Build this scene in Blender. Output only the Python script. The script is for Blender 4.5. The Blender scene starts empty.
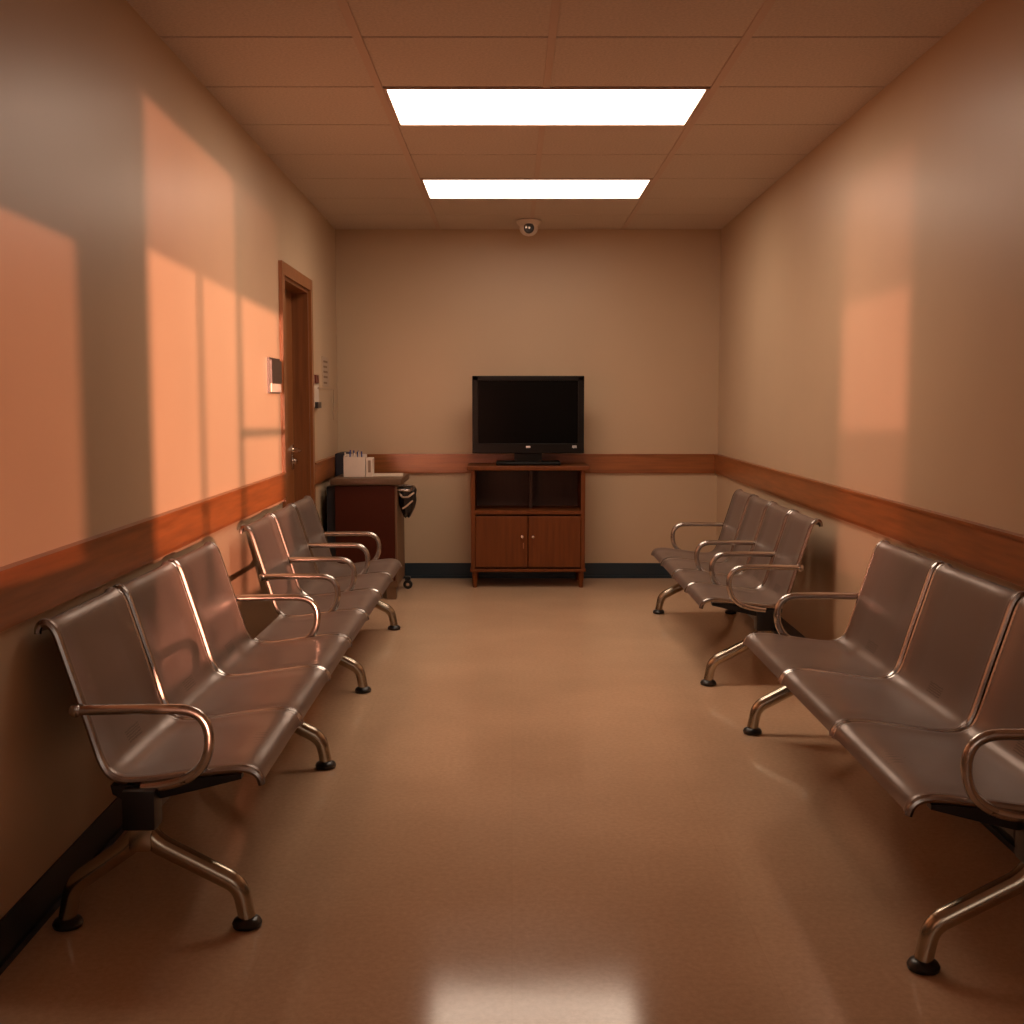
import bpy, bmesh, math, random
from mathutils import Vector, Matrix
random.seed(4)
SC = bpy.context.scene
COL = SC.collection
PI = math.pi

# ------------------------------------------------------------------ materials
def lin(c):
    return tuple(((v/255)/12.92 if v/255 <= .04045 else ((v/255+.055)/1.055)**2.4) for v in c)

def mat(name, col, rough=.5, metal=0.0, spec=.5, noise=None, bump=None, coat=0.0):
    """noise = (scale, amount, detail, stretch) colour mottling; bump = (scale, strength, distance)"""
    m = bpy.data.materials.new(name); m.use_nodes = True
    nt = m.node_tree; b = nt.nodes['Principled BSDF']
    b.inputs['Base Color'].default_value = (*col, 1)
    b.inputs['Roughness'].default_value = rough
    b.inputs['Metallic'].default_value = metal
    b.inputs['Specular IOR Level'].default_value = spec
    b.inputs['Coat Weight'].default_value = coat
    b.inputs['Coat Roughness'].default_value = .15
    tc = nt.nodes.new('ShaderNodeTexCoord')
    if noise:
        sc, am, det, st = noise
        mp = nt.nodes.new('ShaderNodeMapping'); mp.inputs['Scale'].default_value = st
        nt.links.new(tc.outputs['Object'], mp.inputs[0])
        n = nt.nodes.new('ShaderNodeTexNoise'); n.inputs['Scale'].default_value = sc
        n.inputs['Detail'].default_value = det
        nt.links.new(mp.outputs[0], n.inputs['Vector'])
        r = nt.nodes.new('ShaderNodeValToRGB')
        r.color_ramp.elements[0].position = .3; r.color_ramp.elements[1].position = .7
        r.color_ramp.elements[0].color = (*[c*(1-am) for c in col], 1)
        r.color_ramp.elements[1].color = (*[min(1, c*(1+am)) for c in col], 1)
        nt.links.new(n.outputs['Fac'], r.inputs[0]); nt.links.new(r.outputs[0], b.inputs['Base Color'])
    if bump:
        sc, s, d = bump
        n2 = nt.nodes.new('ShaderNodeTexNoise'); n2.inputs['Scale'].default_value = sc
        n2.inputs['Detail'].default_value = 3
        nt.links.new(tc.outputs['Object'], n2.inputs['Vector'])
        bp = nt.nodes.new('ShaderNodeBump'); bp.inputs['Strength'].default_value = s
        bp.inputs['Distance'].default_value = d
        nt.links.new(n2.outputs['Fac'], bp.inputs['Height']); nt.links.new(bp.outputs[0], b.inputs['Normal'])
    return m

M = {}
M['wall'] = mat('wall_paint', (.56, .412, .275), .40, spec=.45, noise=(1.3, .035, 3, (1, 1, 1)), bump=(60, .08, .002))
M['ceiling'] = mat('ceiling_tile', (.62, .53, .46), .85, spec=.2, noise=(90, .10, 4, (1, 1, 1)), bump=(120, .5, .004))
M['tbar'] = mat('tbar', (.58, .44, .36), .6)
M['gap'] = mat('gap_dark', (.05, .03, .02), .9)
M['rail'] = mat('rail_wood', (.29, .095, .026), .32, noise=(6, .22, 5, (.6, .6, 9)), bump=(40, .05, .001))
M['door'] = mat('door_wood', (.24, .085, .026), .4, noise=(5, .2, 5, (9, 9, .5)))
M['casing'] = mat('door_casing', (.29, .11, .038), .38, noise=(5, .12, 5, (9, 9, .5)))
M['cab'] = mat('cabinet_wood', (.145, .040, .009), .45, spec=.25, noise=(6, .16, 5, (7, 7, .5)))
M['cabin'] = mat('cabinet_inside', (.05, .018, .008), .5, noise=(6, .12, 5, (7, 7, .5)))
M['cart'] = mat('cart_maroon', (.060, .010, .003), .5, spec=.2, noise=(5, .08, 3, (1, 1, 1)))
M['carttop'] = mat('cart_top', (.12, .068, .04), .4, spec=.3, noise=(30, .1, 3, (1, 1, 1)))
M['tan'] = mat('cart_tan', (.17, .095, .05), .5)
M['base'] = mat('baseboard_vinyl', (.009, .025, .040), .38, noise=(4, .1, 3, (1, 1, 1)))
M['black'] = mat('black_metal', (.008, .008, .011), .38)
M['rubber'] = mat('black_rubber', (.010, .009, .009), .32)
M['tv'] = mat('tv_plastic', (.004, .0035, .003), .4, spec=.15)
M['screen'] = mat('tv_screen', (.002, .0015, .001), .25, spec=.05)
M['chrome'] = mat('chrome', (.52, .485, .45), .24, metal=1.0)
M['rim'] = mat('rim_metal', (.36, .335, .315), .26, metal=1.0)
M['legmetal'] = mat('leg_alloy', (.47, .42, .33), .24, metal=1.0, noise=(8, .05, 2, (1, 1, 1)))
M['knob'] = mat('knob_metal', (.75, .68, .6), .22, metal=1.0)
M['white'] = mat('white_plastic', (.72, .62, .53), .4, noise=(20, .03, 2, (1, 1, 1)))
M['paper'] = mat('paper', (.70, .60, .50), .8, noise=(30, .04, 2, (1, 1, 1)))
M['ink'] = mat('paper_ink', (.30, .20, .14), .8)
M['blue'] = mat('blue_item', (.03, .05, .22), .45)
M['red'] = mat('dark_red', (.13, .016, .010), .4)
M['beige'] = mat('beige_plastic', (.50, .37, .27), .4)
M['signdark'] = mat('sign_dark', (.030, .022, .022), .35)
M['silver'] = mat('silver_mark', (.75, .75, .75), .3, metal=.6)
M['frame'] = mat('window_frame', (.20, .16, .13), .5)
M['navy'] = mat('navy_black', (.008, .009, .018), .5)

# floor: waxed vinyl composition tiles
def floor_mat():
    m = bpy.data.materials.new('floor_vinyl'); m.use_nodes = True
    nt = m.node_tree; N = nt.nodes; L = nt.links; b = N['Principled BSDF']
    tc = N.new('ShaderNodeTexCoord')
    n = N.new('ShaderNodeTexNoise'); n.inputs['Scale'].default_value = 60; n.inputs['Detail'].default_value = 6
    n.inputs['Roughness'].default_value = .7
    L.new(tc.outputs['Object'], n.inputs['Vector'])
    r = N.new('ShaderNodeValToRGB')
    r.color_ramp.elements[0].position = .32; r.color_ramp.elements[1].position = .68
    r.color_ramp.elements[0].color = (.555, .37, .235, 1); r.color_ramp.elements[1].color = (.66, .445, .29, 1)
    L.new(n.outputs['Fac'], r.inputs[0])
    n3 = N.new('ShaderNodeTexNoise'); n3.inputs['Scale'].default_value = 1.6; n3.inputs['Detail'].default_value = 3
    L.new(tc.outputs['Object'], n3.inputs['Vector'])
    mr = N.new('ShaderNodeMapRange'); mr.inputs[1].default_value = .3; mr.inputs[2].default_value = .7
    mr.inputs[3].default_value = .92; mr.inputs[4].default_value = 1.06
    L.new(n3.outputs['Fac'], mr.inputs[0])
    br = N.new('ShaderNodeTexBrick'); br.offset = 0; br.inputs['Scale'].default_value = 1
    br.inputs['Brick Width'].default_value = .61; br.inputs['Row Height'].default_value = .61
    br.inputs['Mortar Size'].default_value = .0015; br.inputs['Mortar Smooth'].default_value = .6
    br.inputs['Color1'].default_value = (1, 1, 1, 1); br.inputs['Color2'].default_value = (.975, .975, .975, 1)
    br.inputs['Mortar'].default_value = (.93, .92, .91, 1)
    L.new(tc.outputs['Object'], br.inputs['Vector'])
    mx = N.new('ShaderNodeMixRGB'); mx.blend_type = 'MULTIPLY'; mx.inputs[0].default_value = 1
    L.new(r.outputs[0], mx.inputs[1]); L.new(br.outputs['Color'], mx.inputs[2])
    mx2 = N.new('ShaderNodeMixRGB'); mx2.blend_type = 'MULTIPLY'; mx2.inputs[0].default_value = 1
    L.new(mx.outputs[0], mx2.inputs[1]); L.new(mr.outputs[0], mx2.inputs[2])
    L.new(mx2.outputs[0], b.inputs['Base Color'])
    rr = N.new('ShaderNodeMapRange'); rr.inputs[1].default_value = .3; rr.inputs[2].default_value = .7
    rr.inputs[3].default_value = .10; rr.inputs[4].default_value = .15
    L.new(n3.outputs['Fac'], rr.inputs[0]); L.new(rr.outputs[0], b.inputs['Roughness'])
    b.inputs['Specular IOR Level'].default_value = .30
    n4 = N.new('ShaderNodeTexNoise'); n4.inputs['Scale'].default_value = 9; n4.inputs['Detail'].default_value = 2
    L.new(tc.outputs['Object'], n4.inputs['Vector'])
    bp = N.new('ShaderNodeBump'); bp.inputs['Strength'].default_value = .05; bp.inputs['Distance'].default_value = .002
    L.new(n4.outputs['Fac'], bp.inputs['Height']); L.new(bp.outputs[0], b.inputs['Normal'])
    return m
M['floor'] = floor_mat()

# satin steel seat with a small patch of stamped perforations at the lumbar bend
def seat_mat():
    m = mat('seat_steel', (.225, .170, .145), .34, metal=.38, spec=.5, noise=(3, .06, 3, (1, 1, 1)))
    nt = m.node_tree; N = nt.nodes; L = nt.links; b = N['Principled BSDF']
    ramp = b.inputs['Base Color'].links[0].from_node
    tc = [n for n in N if n.type == 'TEX_COORD'][0]
    v = N.new('ShaderNodeTexVoronoi'); v.inputs['Scale'].default_value = 150; v.inputs['Randomness'].default_value = .3
    v.voronoi_dimensions = '2D'
    sp0 = N.new('ShaderNodeSeparateXYZ'); L.new(tc.outputs['Object'], sp0.inputs[0])
    cb0 = N.new('ShaderNodeCombineXYZ'); L.new(sp0.outputs[1], cb0.inputs[0]); L.new(sp0.outputs[2], cb0.inputs[1])
    L.new(cb0.outputs[0], v.inputs['Vector'])
    dots = N.new('ShaderNodeMath'); dots.operation = 'LESS_THAN'; dots.inputs[1].default_value = .30
    L.new(v.outputs['Distance'], dots.inputs[0])
    sep = N.new('ShaderNodeSeparateXYZ'); L.new(tc.outputs['Object'], sep.inputs[0])
    def box(sock, c, h):
        s = N.new('ShaderNodeMath'); s.operation = 'SUBTRACT'; s.inputs[1].default_value = c; L.new(sock, s.inputs[0])
        a = N.new('ShaderNodeMath'); a.operation = 'ABSOLUTE'; L.new(s.outputs[0], a.inputs[0])
        l = N.new('ShaderNodeMath'); l.operation = 'LESS_THAN'; l.inputs[1].default_value = h; L.new(a.outputs[0], l.inputs[0])
        return l.outputs[0]
    m1 = N.new('ShaderNodeMath'); m1.operation = 'MULTIPLY'
    L.new(box(sep.outputs[1], 0, .055), m1.inputs[0]); L.new(box(sep.outputs[2], .428, .018), m1.inputs[1])
    m2 = N.new('ShaderNodeMath'); m2.operation = 'MULTIPLY'; L.new(m1.outputs[0], m2.inputs[0]); L.new(dots.outputs[0], m2.inputs[1])
    mx = N.new('ShaderNodeMixRGB'); mx.inputs[2].default_value = (.05, .04, .035, 1)
    L.new(m2.outputs[0], mx.inputs[0]); L.new(ramp.outputs[0], mx.inputs[1]); L.new(mx.outputs[0], b.inputs['Base Color'])
    return m
M['seat'] = seat_mat()

def emit_mat(name, col, s, band=False):
    m = bpy.data.materials.new(name); m.use_nodes = True
    nt = m.node_tree; nt.nodes.clear()
    o = nt.nodes.new('ShaderNodeOutputMaterial'); e = nt.nodes.new('ShaderNodeEmission')
    e.inputs[0].default_value = (*col, 1); e.inputs[1].default_value = s
    nt.links.new(e.outputs[0], o.inputs[0])
    return m
M['lamp'] = emit_mat('fluorescent_diffuser', (1.0, .78, .60), 10.0)

def pane_mat(name, tint):
    m = bpy.data.materials.new(name); m.use_nodes = True
    nt = m.node_tree; nt.nodes.clear()
    o = nt.nodes.new('ShaderNodeOutputMaterial'); mx = nt.nodes.new('ShaderNodeMixShader')
    t = nt.nodes.new('ShaderNodeBsdfTransparent'); t.inputs[0].default_value = (*tint, 1)
    g = nt.nodes.new('ShaderNodeBsdfGlossy'); g.inputs['Roughness'].default_value = .02
    mx.inputs[0].default_value = .05
    nt.links.new(t.outputs[0], mx.inputs[1]); nt.links.new(g.outputs[0], mx.inputs[2]); nt.links.new(mx.outputs[0], o.inputs[0])
    return m
M['pane'] = pane_mat('clear_pane', (1, 1, 1))
M['pane_t'] = pane_mat('tinted_pane', (.60, .57, .56))  # pane tints added to dim parts of the light patches indoors
M['pane_s'] = pane_mat('lightly_tinted_pane', (.74, .72, .72))
M['pane_d'] = pane_mat('dark_tinted_pane', (.33, .32, .32))

# ------------------------------------------------------------------ mesh helpers
def bx(bm, x0, x1, y0, y1, z0, z1, bev=0):
    r = bmesh.ops.create_cube(bm, size=1)
    vs = r['verts']
    for v in vs:
        v.co = Vector(((x0+x1)/2+v.co.x*(x1-x0), (y0+y1)/2+v.co.y*(y1-y0), (z0+z1)/2+v.co.z*(z1-z0)))
    if bev:
        es = list({e for v in vs for e in v.link_edges})
        bmesh.ops.bevel(bm, geom=es, offset=bev, segments=2, affect='EDGES', profile=.6)
    return bm

def prism(bm, pts, z0, z1):
    """vertical prism over a plan polygon"""
    a = [bm.verts.new((x, y, z0)) for x, y in pts]; b = [bm.verts.new((x, y, z1)) for x, y in pts]
    n = len(pts)
    bm.faces.new(a[::-1]); bm.faces.new(b)
    for i in range(n): bm.faces.new((a[i], a[(i+1) % n], b[(i+1) % n], b[i]))
    return bm

def smooth_path(P, sub=6):
    P = [Vector(p) for p in P]; out = []
    n = len(P)
    for i in range(n-1):
        p0 = P[max(i-1, 0)]; p1 = P[i]; p2 = P[i+1]; p3 = P[min(i+2, n-1)]
        for k in range(sub):
            t = k/sub
            out.append(.5*((2*p1)+(-p0+p2)*t+(2*p0-5*p1+4*p2-p3)*t*t+(-p0+3*p1-3*p2+p3)*t**3))
    out.append(P[-1]); return out

def round_path(P, r, seg=6):
    """polyline with filleted corners"""
    P = [Vector(p) for p in P]; out = [P[0]]
    for i in range(1, len(P)-1):
        rr = r[i-1] if isinstance(r, (list, tuple)) else r
        d0 = (P[i-1]-P[i]).normalized(); d1 = (P[i+1]-P[i]).normalized()
        a = P[i]+d0*rr; c = P[i]+d1*rr
        for k in range(seg+1):
            t = k/seg
            out.append((1-t)**2*a+2*t*(1-t)*P[i]+t*t*c)
    out.append(P[-1]); return out

def tube(bm, path, rad, n=12, flat=1.0, side=Vector((0, 1, 0))):
    path = [Vector(p) for p in path]; rings = []
    m = len(path)
    for i, p in enumerate(path):
        t = (path[min(i+1, m-1)]-path[max(i-1, 0)]).normalized()
        s = side-t*side.dot(t)
        if s.length < 1e-4: s = Vector((1, 0, 0))-t*t.x
        s.normalize(); u = t.cross(s)
        r = rad[0]+(rad[1]-rad[0])*i/(m-1) if isinstance(rad, tuple) else rad
        rings.append([bm.verts.new(p+s*math.cos(2*PI*k/n)*r*flat+u*math.sin(2*PI*k/n)*r) for k in range(n)])
    for a, b in zip(rings, rings[1:]):
        for k in range(n): bm.faces.new((a[k], a[(k+1) % n], b[(k+1) % n], b[k]))
    bm.faces.new(rings[0][::-1]); bm.faces.new(rings[-1])
    return bm

def lathe(bm, prof, c=(0, 0, 0), n=24, axis='z'):
    rings = []
    for r, h in prof:
        ring = []
        for k in range(n):
            a = 2*PI*k/n
            p = (r*math.cos(a), r*math.sin(a), h) if axis == 'z' else (r*math.cos(a), h, r*math.sin(a)) if axis == 'y' else (h, r*math.cos(a), r*math.sin(a))
            ring.append(bm.verts.new(Vector(c)+Vector(p)))
        rings.append(ring)
    for a, b in zip(rings, rings[1:]):
        for k in range(n): bm.faces.new((a[k], a[(k+1) % n], b[(k+1) % n], b[k]))
    bm.faces.new(rings[0][::-1]); bm.faces.new(rings[-1])
    return bm

def B(): return bmesh.new()

def obj(name, bm, m, parent=None, smooth=False, loc=(0, 0, 0)):
    bmesh.ops.recalc_face_normals(bm, faces=bm.faces)
    me = bpy.data.meshes.new(name); bm.to_mesh(me); bm.free()
    for mm in (m if isinstance(m, (list, tuple)) else [m]): me.materials.append(mm)
    if smooth:
        for p in me.polygons: p.use_smooth = True
        me.set_sharp_from_angle(angle=math.radians(38))
    o = bpy.data.objects.new(name, me); COL.objects.link(o); o.location = loc
    if parent: o.parent = parent
    return o

def thing(name, label, cat, loc=(0, 0, 0), rotz=0, group=None):
    o = bpy.data.objects.new(name, None); COL.objects.link(o)
    o.empty_display_size = .1
    o.location = loc; o.rotation_euler = (0, 0, rotz); o['label'] = label; o['category'] = cat
    if group: o['group'] = group
    return o

def tag(o, label, cat, group=None):
    o['label'] = label; o['category'] = cat
    if group: o['group'] = group
    return o

def struct(name, bm, m, label=None, smooth=False):
    o = obj(name, bm, m, smooth=smooth); o['kind'] = 'structure'
    if label: o['label'] = label
    return o

# ------------------------------------------------------------------ room
YB = 8.871; YR = -1.2; H = 2.6; TH = .12
XL = lambda y: -1.306+.0161*(YB-y)
XR = lambda y: 1.546-.0085*(YB-y)

struct('floor', prism(B(), [(-1.9, YR-.3), (2.0, YR-.3), (2.0, YB+.3), (-1.9, YB+.3)], -.1, 0), M['floor'], 'polished tan vinyl floor')
struct('wall_back', bx(B(), -1.9, 2.0, YB, YB+TH, 0, H+.3), M['wall'], 'tan wall behind the television')
YS = 2.62
struct('wall_right', prism(B(), [(XR(YS), YS), (2.0, YS), (2.0, YB+.1), (XR(YB+.1), YB+.1)], 0, H+.3), M['wall'], 'tan painted wall behind the right benches')
struct('wall_right_rear', prism(B(), [(XR(YR-.3), YR-.3), (2.0, YR-.3), (2.0, YS), (XR(YS), YS)], 0, H+.3), M['wall'])
struct('wall_left_rear', prism(B(), [(XL(YR-.3), YR-.3), (XL(YS), YS), (-1.9, YS), (-1.9, YR-.3)], 0, H+.3), M['wall'])
# left wall with the door recess
DY0, DY1, DH = 6.56, 7.50, 2.03
bm = B()
prism(bm, [(XL(YS), YS), (XL(DY0), DY0), (-1.9, DY0), (-1.9, YS)], 0, H+.3)
prism(bm, [(XL(DY1), DY1), (XL(YB+.1), YB+.1), (-1.9, YB+.1), (-1.9, DY1)], 0, H+.3)
prism(bm, [(XL(DY0), DY0), (XL(DY1), DY1), (-1.9, DY1), (-1.9, DY0)], DH, H+.3)
struct('wall_left', bm, M['wall'], 'tan painted wall with the sunset light on it')

# door: leaf recessed in a wooden jamb, lever handle
bm = B(); xm = XL(7)
d1 = struct('door_1', prism(bm, [(XL(DY0)-.095, DY0+.025), (XL(DY1)-.095, DY1-.034), (XL(DY1)-.14, DY1-.034), (XL(DY0)-.14, DY0+.025)], .005, DH-.025), M['door'], 'brown wooden door in the left wall')
bm = B()
prism(bm, [(XL(DY0)+.004, DY0), (XL(DY0)+.004, DY0+.022), (XL(DY0)-.17, DY0+.022), (XL(DY0)-.17, DY0)], 0, DH)
prism(bm, [(XL(DY1)+.004, DY1-.022), (XL(DY1)+.004, DY1), (XL(DY1)-.17, DY1), (XL(DY1)-.17, DY1-.022)], 0, DH)
prism(bm, [(XL(DY0)+.004, DY0), (XL(DY1)+.004, DY1), (XL(DY1)-.17, DY1), (XL(DY0)-.17, DY0)], DH-.022, DH)
obj('door_jamb', bm, M['door'], d1)
bm = B(); cw = .065
prism(bm, [(XL(DY0)+.022, DY0-cw), (XL(DY0)+.022, DY0+.004), (XL(DY0)-.002, DY0+.004), (XL(DY0)-.002, DY0-cw)], 0, DH+cw)
prism(bm, [(XL(DY1)+.022, DY1-.004), (XL(DY1)+.022, DY1+cw), (XL(DY1)-.002, DY1+cw), (XL(DY1)-.002, DY1-.004)], 0, DH+cw)
prism(bm, [(XL(DY0)+.0215, DY0), (XL(DY1)+.0215, DY1), (XL(DY1)-.002, DY1), (XL(DY0)-.002, DY0)], DH-.004, DH+cw)
obj('door_casing', bm, M['casing'], d1)
bm = B(); hx = XL(7.40)-.095; hy = 7.39; hz = 1.03
lathe(bm, [(.036, 0), (.036, .010), (.018, .014), (.014, .045), (.0, .046)][:-1], (hx, hy, hz), 20, 'x')
tube(bm, round_path([(hx+.045, hy, hz), (hx+.055, hy-.03, hz), (hx+.052, hy-.135, hz)], .012), .013, 10, side=Vector((0, 0, 1)))
bx(bm, hx, hx+.008, hy-.030, hy+.030, hz-.12, hz-.03, .002)
lathe(bm, [(.020, .0), (.020, .03), (.010, .034)], (hx, hy, hz-.07), 16, 'x')
obj('door_handle', bm, M['knob'], d1, smooth=True)

# chair rails and vinyl baseboards
RZ0, RZ1, RT = .797, .942, .024
def rail(name, pts0, pts1, sgn, end=False, label=None):
    (x0, y0), (x1, y1) = pts0, pts1
    bm = B()
    # stepped moulding: main board with a thin top and bottom bead
    for (a, b, t) in ((RZ0+.014, RZ1-.006, RT), (RZ0, RZ0+.014, RT*.75), (RZ1-.010, RZ1, RT+.006)):
        prism(bm, [(x0, y0), (x1, y1), (x1+sgn*t, y1), (x0+sgn*t, y0)], a, b)
    return struct(name, bm, M['rail'], label)
rail('trim_1', (XL(YR), YR), (XL(DY0-cw), DY0-cw), 1, label='long wooden wall rail left of the door')
rail('trim_2', (XL(DY1+cw), DY1+cw), (XL(YB), YB), 1, label='short wooden wall rail between door and corner')
rail('trim_3', (XR(YR), YR), (XR(YB), YB), -1, label='wooden wall rail along the right wall')
bm = B()
for (a, b, t) in ((RZ0+.014, RZ1-.006, RT), (RZ0, RZ0+.014, RT*.75), (RZ1-.010, RZ1, RT+.006)):
    bx(bm, XL(YB)+RT, XR(YB)-RT, YB-t, YB, a, b)
struct('trim_4', bm, M['rail'], 'wooden wall rail on the back wall')
BH = .115
def bboard(name, p0, p1, sgn):
    (x0, y0), (x1, y1) = p0, p1
    bm = B()
    prism(bm, [(x0, y0), (x1, y1), (x1+sgn*.006, y1), (x0+sgn*.006, y0)], 0, BH)
    prism(bm, [(x0, y0), (x1, y1), (x1+sgn*.014, y1), (x0+sgn*.014, y0)], 0, .018)
    struct(name, bm, M['base'])
bboard('baseboard_left', (XL(YR), YR), (XL(DY0-cw), DY0-cw), 1)
bboard('baseboard_door_side', (XL(DY1+cw), DY1+cw), (XL(YB), YB), 1)
bboard('baseboard_right', (XR(YR), YR), (XR(YB), YB), -1)
bm = B(); bx(bm, XL(YB)+.006, XR(YB)-.006, YB-.006, YB, 0, BH); bx(bm, XL(YB)+.014, XR(YB)-.014, YB-.014, YB, 0, .018)
struct('baseboard_back', bm, M['base'])

# ceiling: lay-in tiles between bars
TX = [-1.9, -.54, .14, .82, 2.0]
TY = [4.917+.655*k for k in range(-10, 7)]
TY = [YR-.3]+[y for y in TY if y > YR-.2 and y < YB-.1]+[YB+.1]
lights_rows = [(4.917, 5.572), (6.882, 7.537)]
bm = B()
for i in range(4):
    for j in range(len(TY)-1):
        if i in (1, 2) and any(abs(TY[j]-a) < .05 for a, b in lights_rows): continue
        bx(bm, TX[i]+.004, TX[i+1]-.004, TY[j]+.006, TY[j+1]-.006, H, H+.02, .003)
c = struct('ceiling', bm, M['ceiling'], 'suspended tile ceiling')
bm = B()
for x in TX[1:4]:
    if x == .14:
        for a, b in ((YR, 4.917), (5.572, 6.882), (7.537, YB)): bx(bm, x-.014, x+.014, a, b, H-.004, H+.02, .001)
    else: bx(bm, x-.016, x+.016, YR, YB, H-.005, H+.02, .001)
obj('grid_bars', bm, M['tbar'], c)
obj('plenum', bx(B(), -1.9, 2.0, YR-.3, YB+.1, H+.12, H+.3), M['gap'], c)
bm = B()
for j in TY[1:-1]:
    bx(bm, -1.9, 2.0, j-.012, j+.012, H+.004, H+.02)
obj('cross_bars', bm, M['gap'], c)  # dark strips between tile rows, shadow lines put in as colour

# two recessed fluorescent troffers
for i, (a, b) in enumerate(lights_rows):
    t = thing('ceiling_light', ['bright rectangular ceiling light panel, the larger one nearer the viewer',
              'bright rectangular ceiling light panel, the farther one nearer the dome camera'][i], 'ceiling light', (.14, (a+b)/2, H), 0, 'fluorescent ceiling lights')
    hw = .68-.018; hd = (b-a)/2-.008
    bm = B()
    for (x0, x1, y0, y1) in ((-hw, hw, -hd, -hd+.012), (-hw, hw, hd-.012, hd), (-hw, -hw+.012, -hd+.012, hd-.012), (hw-.012, hw, -hd+.012, hd-.012)):
        bx(bm, x0, x1, y0, y1, -.006, .06)
    obj('frame', bm, M['tbar'], t)
    obj('diffuser', bx(B(), -hw+.012, hw-.012, -hd+.012, hd-.012, .0, .01), M['lamp'], t)
    obj('housing', bx(B(), -hw, hw, -hd, hd, .06, .10), M['white'], t)

# rear wall (behind the viewer) with unseen windows shaped to cast the sun patches
ops = [  # x0, x1, z0, z1
    (.345, 1.06, .55, 2.46),      # large window; tinted panes added to weaken parts of its sun patch
    (-.30, .175, .98, 1.87),      # sidelight, tint added to weaken its sun patch
    (-1.13, -.735, .80, 2.30)]  # unseen opening added to shape the spot's patch on the right wall
xs = sorted({-1.9, 2.0} | {v for o in ops for v in o[:2]})
bm = B()
for a, b in zip(xs, xs[1:]):
    o = [q for q in ops if q[0] <= a+1e-6 and q[1] >= b-1e-6]
    if o:
        bx(bm, a, b, YR-.1, YR, 0, o[0][2]); bx(bm, a, b, YR-.1, YR, o[0][3], H+.3)
    else: bx(bm, a, b, YR-.1, YR, 0, H+.3)
struct('wall_rear', bm, M['wall'], 'wall with windows behind the viewer')
def window(n, x0, x1, z0, z1, vx, hz, panes):
    bm = B(); y0, y1 = YR-.07, YR-.04
    f = .004
    for i, x in enumerate(vx): bx(bm, x-(.005, .009)[i], x+(.005, .009)[i], y0, y1, z0, (1.95, z1)[i])
    for z in hz: bx(bm, vx[-1], x1, y0+.004, y1-.004, z-.018, z+.018)
    bx(bm, x0-.03, x1+.03, YR-.02, YR+.03, z0-.03, z0)
    w = struct('window_%d' % n, bm, M['frame'])
    for (a, b, c_, d, m) in panes: obj('pane', bx(B(), a, b, YR-.057, YR-.053, c_, d), M[m], w)
window(1, .345, 1.06, .55, 2.46, [.560, .765], [1.32], [(.345, 1.06, .93, 1.95, 'pane'), (.345, 1.06, .55, .93, 'pane_s'), (.345, .765, 1.95, 2.46, 'pane_t'), (.765, 1.06, 1.95, 2.46, 'pane_d')])
window(2, -.30, .175, .98, 1.87, [], [], [(-.30, .175, .98, 1.87, 'pane_t')])
window(3, -1.13, -.735, .80, 2.30, [], [], [(-1.13, -.735, .8, 1.375, 'pane_t'), (-1.13, -.735, 1.375, 1.83, 'pane'), (-1.13, -.735, 1.83, 2.30, 'pane_t')])

# ------------------------------------------------------------------ beam seating
PROF = [(0, .372), (.006, .390), (.018, .403), (.040, .411), (.075, .412), (.13, .406), (.20, .396), (.27, .386), (.325, .381),
        (.362, .385), (.390, .402), (.408, .432), (.424, .480), (.442, .540), (.462, .605), (.484, .675), (.498, .720), (.507, .748),
        (.517, .768), (.532, .781), (.545, .781), (.553, .771), (.555, .756)]
def prof_curve(P, sub=3):
    return [(p.x, p.z) for p in smooth_path([(u, 0, z) for u, z in P], sub)]

def inset(u):
    t = min(max((u-.345)/.09, 0), 1)
    return .011*t*t*(3-2*t)

def shell_bm(w, prof, thick=.010):
    """curved steel sheet; edges rolled up slightly; local y is across the seat"""
    bm = B()
    n = len(prof)
    nor = []
    for i in range(n):
        a = Vector(prof[max(i-1, 0)]); b = Vector(prof[min(i+1, n-1)]); t = (b-a).normalized()
        nor.append(Vector((-t.y, t.x)))   # left normal = upward/forward side
    hw = w/2
    st = [(-hw, .000), (-hw+.004, .006), (-hw+.012, .008), (-hw+.024, .005), (-hw+.040, 0), (-hw*.5, 0), (0, 0)]
    st = st+[(-a, b) for a, b in st[-2::-1]]
    top = []; bot = []
    for i, (u, z) in enumerate(prof):
        nn = nor[i]
        f = (hw-inset(u))/hw
        top.append([bm.verts.new((u+nn.x*r, y*f, z+nn.y*r)) for y, r in st])
        bot.append([bm.verts.new((u+nn.x*(r-thick), y*f, z+nn.y*(r-thick))) for y, r in st])
    m = len(st)
    for i in range(n-1):
        for j in range(m-1):
            bm.faces.new((top[i][j], top[i+1][j], top[i+1][j+1], top[i][j+1]))
            bm.faces.new((bot[i][j], bot[i][j+1], bot[i+1][j+1], bot[i+1][j]))
        for j in (0, m-1): bm.faces.new((top[i][j], bot[i][j], bot[i+1][j], top[i+1][j]))
    for i in (0, n-1):
        for j in range(m-1): bm.faces.new((top[i][j], top[i][j+1], bot[i][j+1], bot[i][j]))
    return bm

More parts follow.
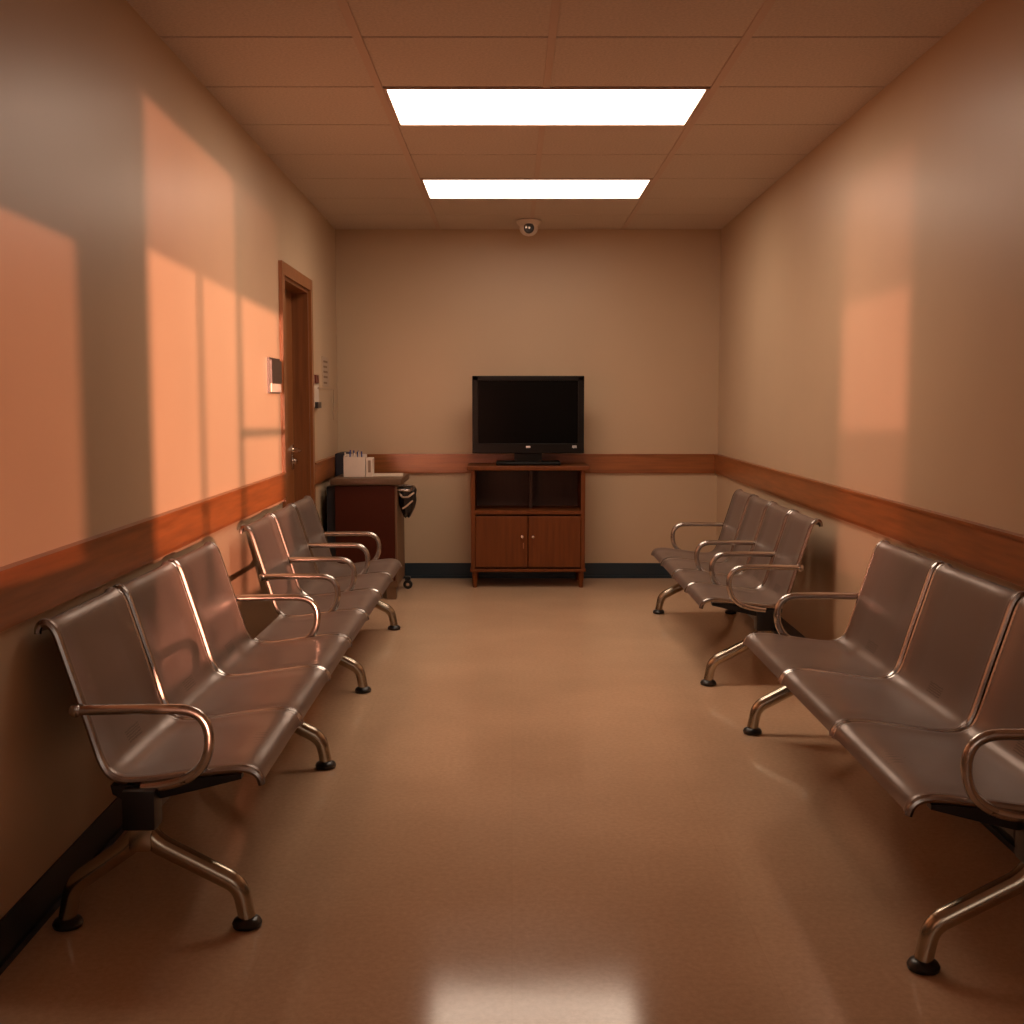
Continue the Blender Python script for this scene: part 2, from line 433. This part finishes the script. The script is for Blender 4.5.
def make_bench(label, loc, rotz, n, pitch, arms, legs, backless=(), group=None):
    t = thing('waiting_room_bench', label, 'bench', loc, rotz, group)
    L = n*pitch
    full = prof_curve(PROF); pan = [p for p in full if p[0] < .385]
    w = pitch-.024
    me_full = None
    def rim_path(prof, y): return [(u-.001, y-math.copysign(inset(u), y), z-.003) for u, z in prof]
    cache = {}
    for k in range(n):
        key = 'pan' if k in backless else 'full'
        prof = pan if key == 'pan' else full
        if key not in cache:
            o = obj('seat_shell', shell_bm(w, prof), M['seat'], t, smooth=True)
            rims = [obj('chrome_rim', tube(B(), rim_path(prof, s*(w/2+.001)), .0095, 8), M['rim'], o, smooth=True) for s in (-1, 1)]
            cache[key] = (o, rims)
        else:
            src, rs = cache[key]
            o = src.copy(); COL.objects.link(o); o.parent = t
            for r in rs:
                q = r.copy(); COL.objects.link(q); q.parent = o
        o.location = (0, (k+.5)*pitch, 0)
        if key == 'pan': o['label'] = 'flat steel seat without a backrest'
    # armrests: chrome loop from the backrest edge forward, down and back under the seat
    path = round_path([(.470, 0, .562), (.30, 0, .565), (.122, 0, .564), (.132, 0, .405), (.235, 0, .368), (.30, 0, .362)], [.03, .085, .075, .05], 8)
    ab = None
    for a in arms:
        y = min(max(a*pitch, .004), L-.004)
        if ab is None:
            bm = B(); tube(bm, path, .0135, 12)
            lathe(bm, [(.009, -.014), (.016, -.010), (.016, .010), (.009, .014)], (.458, 0, .562), 12, 'y')
            ab = obj('armrest', bm, M['chrome'], t, smooth=True); o = ab
        else: o = ab.copy(); COL.objects.link(o); o.parent = t
        o.location = (0, y, 0)
    # beam and black brackets
    obj('beam', bx(B(), .265, .335, .05, L-.05, .295, .350, .006), M['black'], t)
    br = None
    for k in range(n+1):
        y = min(max(k*pitch, .022), L-.022)
        if br is None:
            bm = B()
            pts = [(.05, .396), (.05, .384), (.16, .356), (.25, .335), (.35, .330), (.375, .345), (.38, .368), (.36, .366), (.20, .384)]
            a = [bm.verts.new((u, -.014, z)) for u, z in pts]; b = [bm.verts.new((u, .014, z)) for u, z in pts]
            q = len(pts); bm.faces.new(a); bm.faces.new(b[::-1])
            for i in range(q): bm.faces.new((a[i], a[(i+1) % q], b[(i+1) % q], b[i]))
            bmesh.ops.triangulate(bm, faces=[f for f in bm.faces if len(f.verts) > 4])
            br = obj('seat_bracket', bm, M['black'], t); o = br
        else: o = br.copy(); COL.objects.link(o); o.parent = t
        o.location = (0, y, 0)
    # forked legs
    lg = None
    for y in legs:
        if lg is None:
            bm = B()
            tube(bm, round_path([(.30, 0, .262), (.27, 0, .222), (.058, 0, .110), (.042, 0, .026)], [.03, .035], 8), (.029, .022), 14)
            tube(bm, round_path([(.30, 0, .262), (.325, 0, .222), (.482, 0, .110), (.498, 0, .026)], [.03, .035], 8), (.029, .022), 14)
            bx(bm, .270, .330, -.032, .032, .205, .275, .012)
            lg = obj('leg', bm, M['legmetal'], t, smooth=True); o = lg
            cl = obj('clamp', bx(B(), .258, .342, -.036, .036, .262, .366, .010), M['black'], lg, smooth=True)
            fp = [(.026, 0), (.036, .003), (.038, .012), (.033, .021), (.020, .027)]
            fs = [obj('foot_pad', lathe(B(), fp, (u, 0, 0), 24), M['rubber'], lg, smooth=True) for u in (.042, .498)]
            kids = [cl]+fs
        else:
            o = lg.copy(); COL.objects.link(o); o.parent = t
            for q in kids:
                c_ = q.copy(); COL.objects.link(c_); c_.parent = o
        o.location = (0, y, 0)
    return t

make_bench('long grey steel bench by the left wall with one backless place in its row', (-.650, 6.855, 0), PI+.0045, 7, .5664,
           [0, 1, 2, 3, 4, 7], [.02, 1.52, 2.65, 3.96], backless=(3,))
make_bench('grey steel four-seat bench on the right near the back wall corner', (.884, 5.44, 0), 0, 4, .485,
           [0, 1, 2, 4], [.03, 1.92])
make_bench('large grey steel three-seat bench on the right, nearest the viewer, cut by the frame', (.926, 2.665, 0), 0, 3, .656,
           [0, 3], [.0, 1.985])

# ------------------------------------------------------------------ television cabinet
t = thing('tv_cabinet', 'reddish brown wooden cabinet with open shelf and two doors under the television', 'cabinet', (.1145, 8.39, 0))
W = .408; D = .44; Z0, Z1 = .137, .877
obj('top', bx(B(), -W-.028, W+.028, -.018, D, Z1-.032, Z1, .006), M['cab'], t)
for s in (-1, 1): obj('side_panel', bx(B(), s*W-(.03 if s > 0 else 0), s*W+(.03 if s < 0 else 0), 0, D, Z0, Z1-.032, .002), M['cab'], t)
obj('bottom_panel', bx(B(), -W-.006, W+.006, -.006, D, Z0-.02, Z0, .002), M['cab'], t)
obj('shelf', bx(B(), -W+.03, W-.03, .004, D, .530, .556, .002), M['cab'], t)
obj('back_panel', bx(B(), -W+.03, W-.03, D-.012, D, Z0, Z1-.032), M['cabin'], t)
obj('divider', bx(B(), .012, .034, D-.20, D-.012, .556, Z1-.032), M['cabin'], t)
for s in (-1, 1):
    x0, x1 = (-W+.032, -.003) if s < 0 else (.003, W-.032)
    d = obj('door', bx(B(), x0, x1, .002, .022, Z0+.012, .518, .003), M['cab'], t)
    bm = B(); kx = -.042 if s < 0 else .036
    lathe(bm, [(.010, .002), (.007, -.010), (.013, -.020), (.010, -.028), (.002, -.030)], (kx, 0, .372), 16, 'y')
    obj('knob', bm, M['knob'], d, smooth=True)
bm = B(); bx(bm, -.036, -.029, -.006, .002, .285, .325, .002); obj('latch', bm, M['casing'], t)
for sx in (-1, 1):
    for y in (.03, D-.03):
        obj('leg', lathe(B(), [(.015, 0), (.022, Z0-.02)], (sx*(W-.026), y, 0), 12), M['cab'], t, smooth=True)

# television
t = thing('television', 'switched-off black flat screen television standing on the wooden cabinet', 'television', (.1165, 8.52, Z1))
w = .402; b0, b1 = .084, .640
bm = B()
bx(bm, -w, w, 0, .045, b0, b1, .006); bx(bm, -w+.09, w-.09, .045, .10, b0+.08, b1-.09, .02)
body = obj('casing', bm, M['tv'], t)
bm = B()   # bezel
bx(bm, -w, w, -.012, .002, b1-.036, b1, .004); bx(bm, -w, -w+.044, -.012, .002, b0, b1, .004); bx(bm, w-.044, w, -.012, .002, b0, b1, .004)
bx(bm, -w, w, -.014, .002, b0, b0+.072, .004)
obj('bezel', bm, M['tv'], t)
obj('screen', bx(B(), -w+.042, w-.042, -.004, .001, b0+.070, b1-.034), M['screen'], t)
bm = B()
bx(bm, -.016, .016, -.017, -.013, b0+.040, b0+.054, .003)
obj('maker_badge', bm, M['silver'], t)
bm = B()
for dx, h in ((0, .010), (.008, .014), (.016, .010), (.024, .013)): bx(bm, .318+dx, .324+dx, -.0165, -.013, b0+.052-h, b0+.052)
bx(bm, .318, .348, -.0165, -.013, b0+.054, b0+.057)
obj('corner_lettering', bm, M['silver'], t)
bm = B()
prism(bm, [(-.10, .0), (.10, .0), (.08, .06), (-.08, .06)], .02, b0+.01)
obj('stand_neck', bm, M['tv'], t)
bm = B(); bx(bm, -.232, .232, -.085, .17, 0, .026, .010)
obj('stand_base', bm, M['tv'], t)

# ------------------------------------------------------------------ supply cart
CX0, CX1, CY0, CY1 = -1.185, -.772, 7.87, 8.42
t = thing('supply_cart', 'dark maroon rolling supply cart with brown top beside the door', 'cart', (0, 0, 0))
obj('body', bx(B(), CX0, CX1-.012, CY0, CY1, .13, .772, .004), M['cart'], t)
obj('side_frame', bx(B(), CX1-.012, CX1, CY0+.006, CY1, .085, .772, .003), M['tan'], t)
obj('top', bx(B(), CX0-.030, CX1+.035, CY0-.025, CY1+.03, .776, .822, .012), M['carttop'], t, smooth=True)
obj('side_bin', bx(B(), CX0-.062, CX0-.002, CY0+.04, CY1-.05, .22, .765, .006), M['navy'], t)  # black slab added to darken the gap between cart and wall
obj('base_plate', bx(B(), CX0+.01, CX1-.01, CY0+.01, CY1, .085, .13, .003), M['tan'], t)
bm = B(); bx(bm, CX1-.075, CX1-.01, CY0+.02, CY0+.10, 0, .088, .004); obj('front_foot', bm, M['tan'], t)
for (x, y) in ((CX0+.06, CY0+.07), (CX0+.06, CY1-.05), (CX1+.028, CY1-.07)):
    bm = B(); bx(bm, x-.020, x+.020, y-.016, y+.016, .066, .088, .003)
    bx(bm, x-.020, x-.016, y-.012, y+.012, .03, .07); bx(bm, x+.016, x+.020, y-.012, y+.012, .03, .07)
    if x > CX1: bx(bm, x-.08, x+.01, y-.015, y+.015, .076, .092, .003)
    cs = obj('caster', bm, M['black'], t)
    bm = B(); lathe(bm, [(.026, -.011), (.033, -.007), (.033, .007), (.026, .011)], (x, y, .033), 20, 'y')
    wh = obj('wheel', bm, M['rubber'], cs, smooth=True)
    bm = B(); lathe(bm, [(.012, -.013), (.012, .013)], (x, y, .033), 14, 'y'); obj('hub', bm, M['knob'], cs)
# push handle / bin ring on the right side
bm = B()
tube(bm, round_path([(CX1, CY0+.05, .742), (CX1+.085, CY0+.05, .735), (CX1+.085, CY1-.10, .735), (CX1, CY1-.10, .742)], .03), .009, 10, side=Vector((0, 0, 1)))
obj('side_handle', bm, M['chrome'], t, smooth=True)
# bag hung on the handle
bm = B()
for k, (z, r, dx) in enumerate(()): pass
rings = []
secs = [(.738, .052, .105), (.722, .060, .115), (.69, .054, .11), (.65, .058, .105), (.60, .046, .095), (.565, .030, .07), (.548, .012, .04)]
for (z, rx, ry) in secs:
    rings.append([bm.verts.new((CX1+.055+rx*math.cos(a)*(1+.10*math.sin(5*a)), CY0+.19+ry*math.sin(a)*(1+.06*math.cos(7*a)), z+.012*math.sin(3*a)))
                  for a in [2*PI*i/28 for i in range(28)]])
for a, b in zip(rings, rings[1:]):
    for i in range(28): bm.faces.new((a[i], a[(i+1) % 28], b[(i+1) % 28], b[i]))
bm.faces.new(rings[-1]); bm.faces.new(rings[0][::-1])
bag = obj('side_pouch', bm, M['black'], t, smooth=True)
bm = B()
tube(bm, [(CX1+.012, CY0+.088, .712), (CX1+.03, CY0+.082, .690), (CX1+.07, CY0+.080, .690), (CX1+.108, CY0+.10, .718)], .007, 8)
tube(bm, [(CX1+.03, CY0+.095, .61), (CX1+.06, CY0+.088, .630), (CX1+.10, CY0+.10, .665)], .006, 8)
obj('pouch_trim', bm, M['beige'], bag, smooth=True)

# caddy, papers and board on/behind the cart
ZT = .822
t = thing('supply_caddy', 'small white box holding blue pens on top of the supply cart', 'box', (-1.068, 8.02, ZT))
bm = B()
bx(bm, -.078, .068, 0, .006, 0, .135, .002); bx(bm, -.078, .068, .124, .13, 0, .150, .002)
bx(bm, -.078, -.072, .006, .124, 0, .145, .002); bx(bm, .062, .068, .006, .124, 0, .145, .002); bx(bm, -.072, .062, .006, .124, 0, .006)
obj('box_body', bm, M['white'], t)
bm = B(); bx(bm, .072, .118, .01, .11, 0, .130, .003); s = obj('side_pocket', bm, M['white'], t)
bm = B(); bx(bm, .088, .106, .006, .0105, .03, .112, .001); obj('slot', bm, M['ink'], s)
for k in range(9):
    x = -.058+.012*k+random.uniform(-.003, .003); y = .03+.07*random.random(); h = .155+.028*random.random(); lean = random.uniform(-.018, .018)
    o = tag(obj('pen', tube(B(), [(x-1.068, y+8.02, ZT+.008), (x-1.068+lean, y+8.02, ZT+h)], .0045, 8), M['blue'] if k % 3 else M['white'], smooth=True),
        'pen standing in the white box on the cart', 'pen', 'pens in the white box')
bm = B(); bx(bm, -.105, .105, -.14, .14, 0, .006, .001)
o = tag(obj('paper_stack', bm, M['paper'], loc=(-.865, 8.22, ZT)), 'white sheets of paper lying on the right end of the cart top', 'paper'); o.rotation_euler.z = .08
bm = B(); bx(bm, -1.272, -1.195, 8.47, 8.80, 0, .962, .008)
tag(obj('storage_case', bm, M['navy'], smooth=True), 'narrow black case standing in the corner behind the supply cart', 'case')

# ------------------------------------------------------------------ things on the left wall
def on_wall(y0, y1, z0, z1, t0, t1, bm=None):
    bm = bm or B()
    prism(bm, [(XL(y0)+t0, y0), (XL(y1)+t0, y1), (XL(y1)+t1, y1), (XL(y0)+t1, y0)], z0, z1); return bm
t = thing('door_sign', 'small wall sign with dark panel left of the door', 'sign', (0, 0, 0))
obj('back_plate', on_wall(6.12, 6.42, 1.375, 1.56, 0, .012), M['signdark'], t)
obj('dark_panel', on_wall(6.14, 6.42, 1.428, 1.548, .012, .022), M['signdark'], t)
obj('white_strip', on_wall(6.15, 6.42, 1.382, 1.426, .012, .018), M['white'], t)
t = thing('wall_intercom', 'pale wall intercom plate with dark red square right of the door', 'intercom', (0, 0, 0))
obj('plate', on_wall(7.66, 7.86, 1.30, 1.50, 0, .010), M['white'], t)
obj('call_button', on_wall(7.67, 7.81, 1.452, 1.505, .008, .020), M['red'], t)
obj('card_reader', on_wall(7.68, 7.83, 1.290, 1.330, .008, .030), M['signdark'], t)
bm = B(); lathe(bm, [(.006, .008), (.006, .02)], (XL(7.8), 7.80, 1.42), 10, 'x'); obj('key_switch', bm, M['knob'], t)
t = thing('wall_notice', 'narrow pale paper notice taped to the wall near the corner', 'notice', (0, 0, 0))
obj('sheet', on_wall(8.08, 8.40, 1.435, 1.640, 0, .004), M['beige'], t)
bm = B()
for z in (1.60, 1.565, 1.53, 1.495, 1.455): on_wall(8.13, 8.13+random.uniform(.12, .2), z, z+.014, .004, .0055, bm)
obj('printed_rows', bm, M['ink'], t)
bm = B(); on_wall(7.86, 8.62, 1.418, 1.424, 0, .008, bm); on_wall(8.61, 8.62, 1.20, 1.42, 0, .008, bm)
tag(obj('wall_conduit', bm, M['beige']), 'thin cable strip running on the wall below the paper notice', 'conduit')

# dome camera on the ceiling
t = thing('dome_camera', 'small beige security camera on the ceiling above the television', 'security camera', (.118, 8.42, H-.005))
bm = B(); lathe(bm, [(.088, 0), (.088, -.012), (.076, -.030), (.066, -.040)], n=32); obj('mount', bm, M['white'], t, smooth=True)
bm = B(); lathe(bm, [(.064, -.036), (.066, -.055), (.058, -.080), (.038, -.099), (.012, -.106)], n=32); dm = obj('dome', bm, M['white'], t, smooth=True)
bm = B(); lathe(bm, [(.036, -.030), (.036, -.070), (.028, -.078)], (0, 0, 0), 24, 'y')
o = obj('lens', bm, M['signdark'], t, smooth=True); o.location = (0, 0, -.060); 
bm = B(); lathe(bm, [(.011, -.082), (.008, -.086)], (0, 0, 0), 14, 'y'); bx(bm, -.026, -.016, -.083, -.074, -.008, .020, .002)
obj('lens_glass', bm, M['knob'], o, smooth=True)

# ------------------------------------------------------------------ lights
def sun(name, k, e, strength, col, ang):
    l = bpy.data.lights.new(name, 'SUN'); l.energy = strength; l.color = col; l.angle = math.radians(ang)
    o = bpy.data.objects.new(name, l); COL.objects.link(o)
    d = Vector((k, 1, -e)).normalized()
    o.rotation_euler = d.to_track_quat('-Z', 'Y').to_euler(); o.location = (-k*12, -12, 4)
sun('sunset_sun', -.30, .02, 17.0, (1, .41, .25), .4)
# added spot far outside the leftmost window; makes the patch on the right wall
l = bpy.data.lights.new('window_glint_from_across_street', 'SPOT'); l.energy = 90000; l.color = (1, .40, .28)
l.spot_size = math.radians(2.8); l.spot_blend = .05; l.shadow_soft_size = .16
o = bpy.data.objects.new('window_glint_from_across_street', l); COL.objects.link(o)
d = Vector((.385, 1, -.02)).normalized(); o.location = Vector((-.915, YR, 1.55))-d*30
o.rotation_euler = d.to_track_quat('-Z', 'Y').to_euler()
w = bpy.data.worlds.new('World'); SC.world = w; w.use_nodes = True
w.node_tree.nodes['Background'].inputs[0].default_value = (1, .80, .66, 1)
w.node_tree.nodes['Background'].inputs[1].default_value = 2.0

# ------------------------------------------------------------------ camera
cam = bpy.data.cameras.new('Camera'); co = bpy.data.objects.new('Camera', cam); COL.objects.link(co)
cam.sensor_width = 36; cam.lens = 36*1180/1024
co.location = (0, 0, 1.33); co.rotation_euler = (PI/2-math.atan(110/1180), 0, 0)
SC.camera = co
SC.view_settings.view_transform = 'Standard'; SC.view_settings.look = 'None'
SC.view_settings.exposure = 0; SC.view_settings.gamma = 1
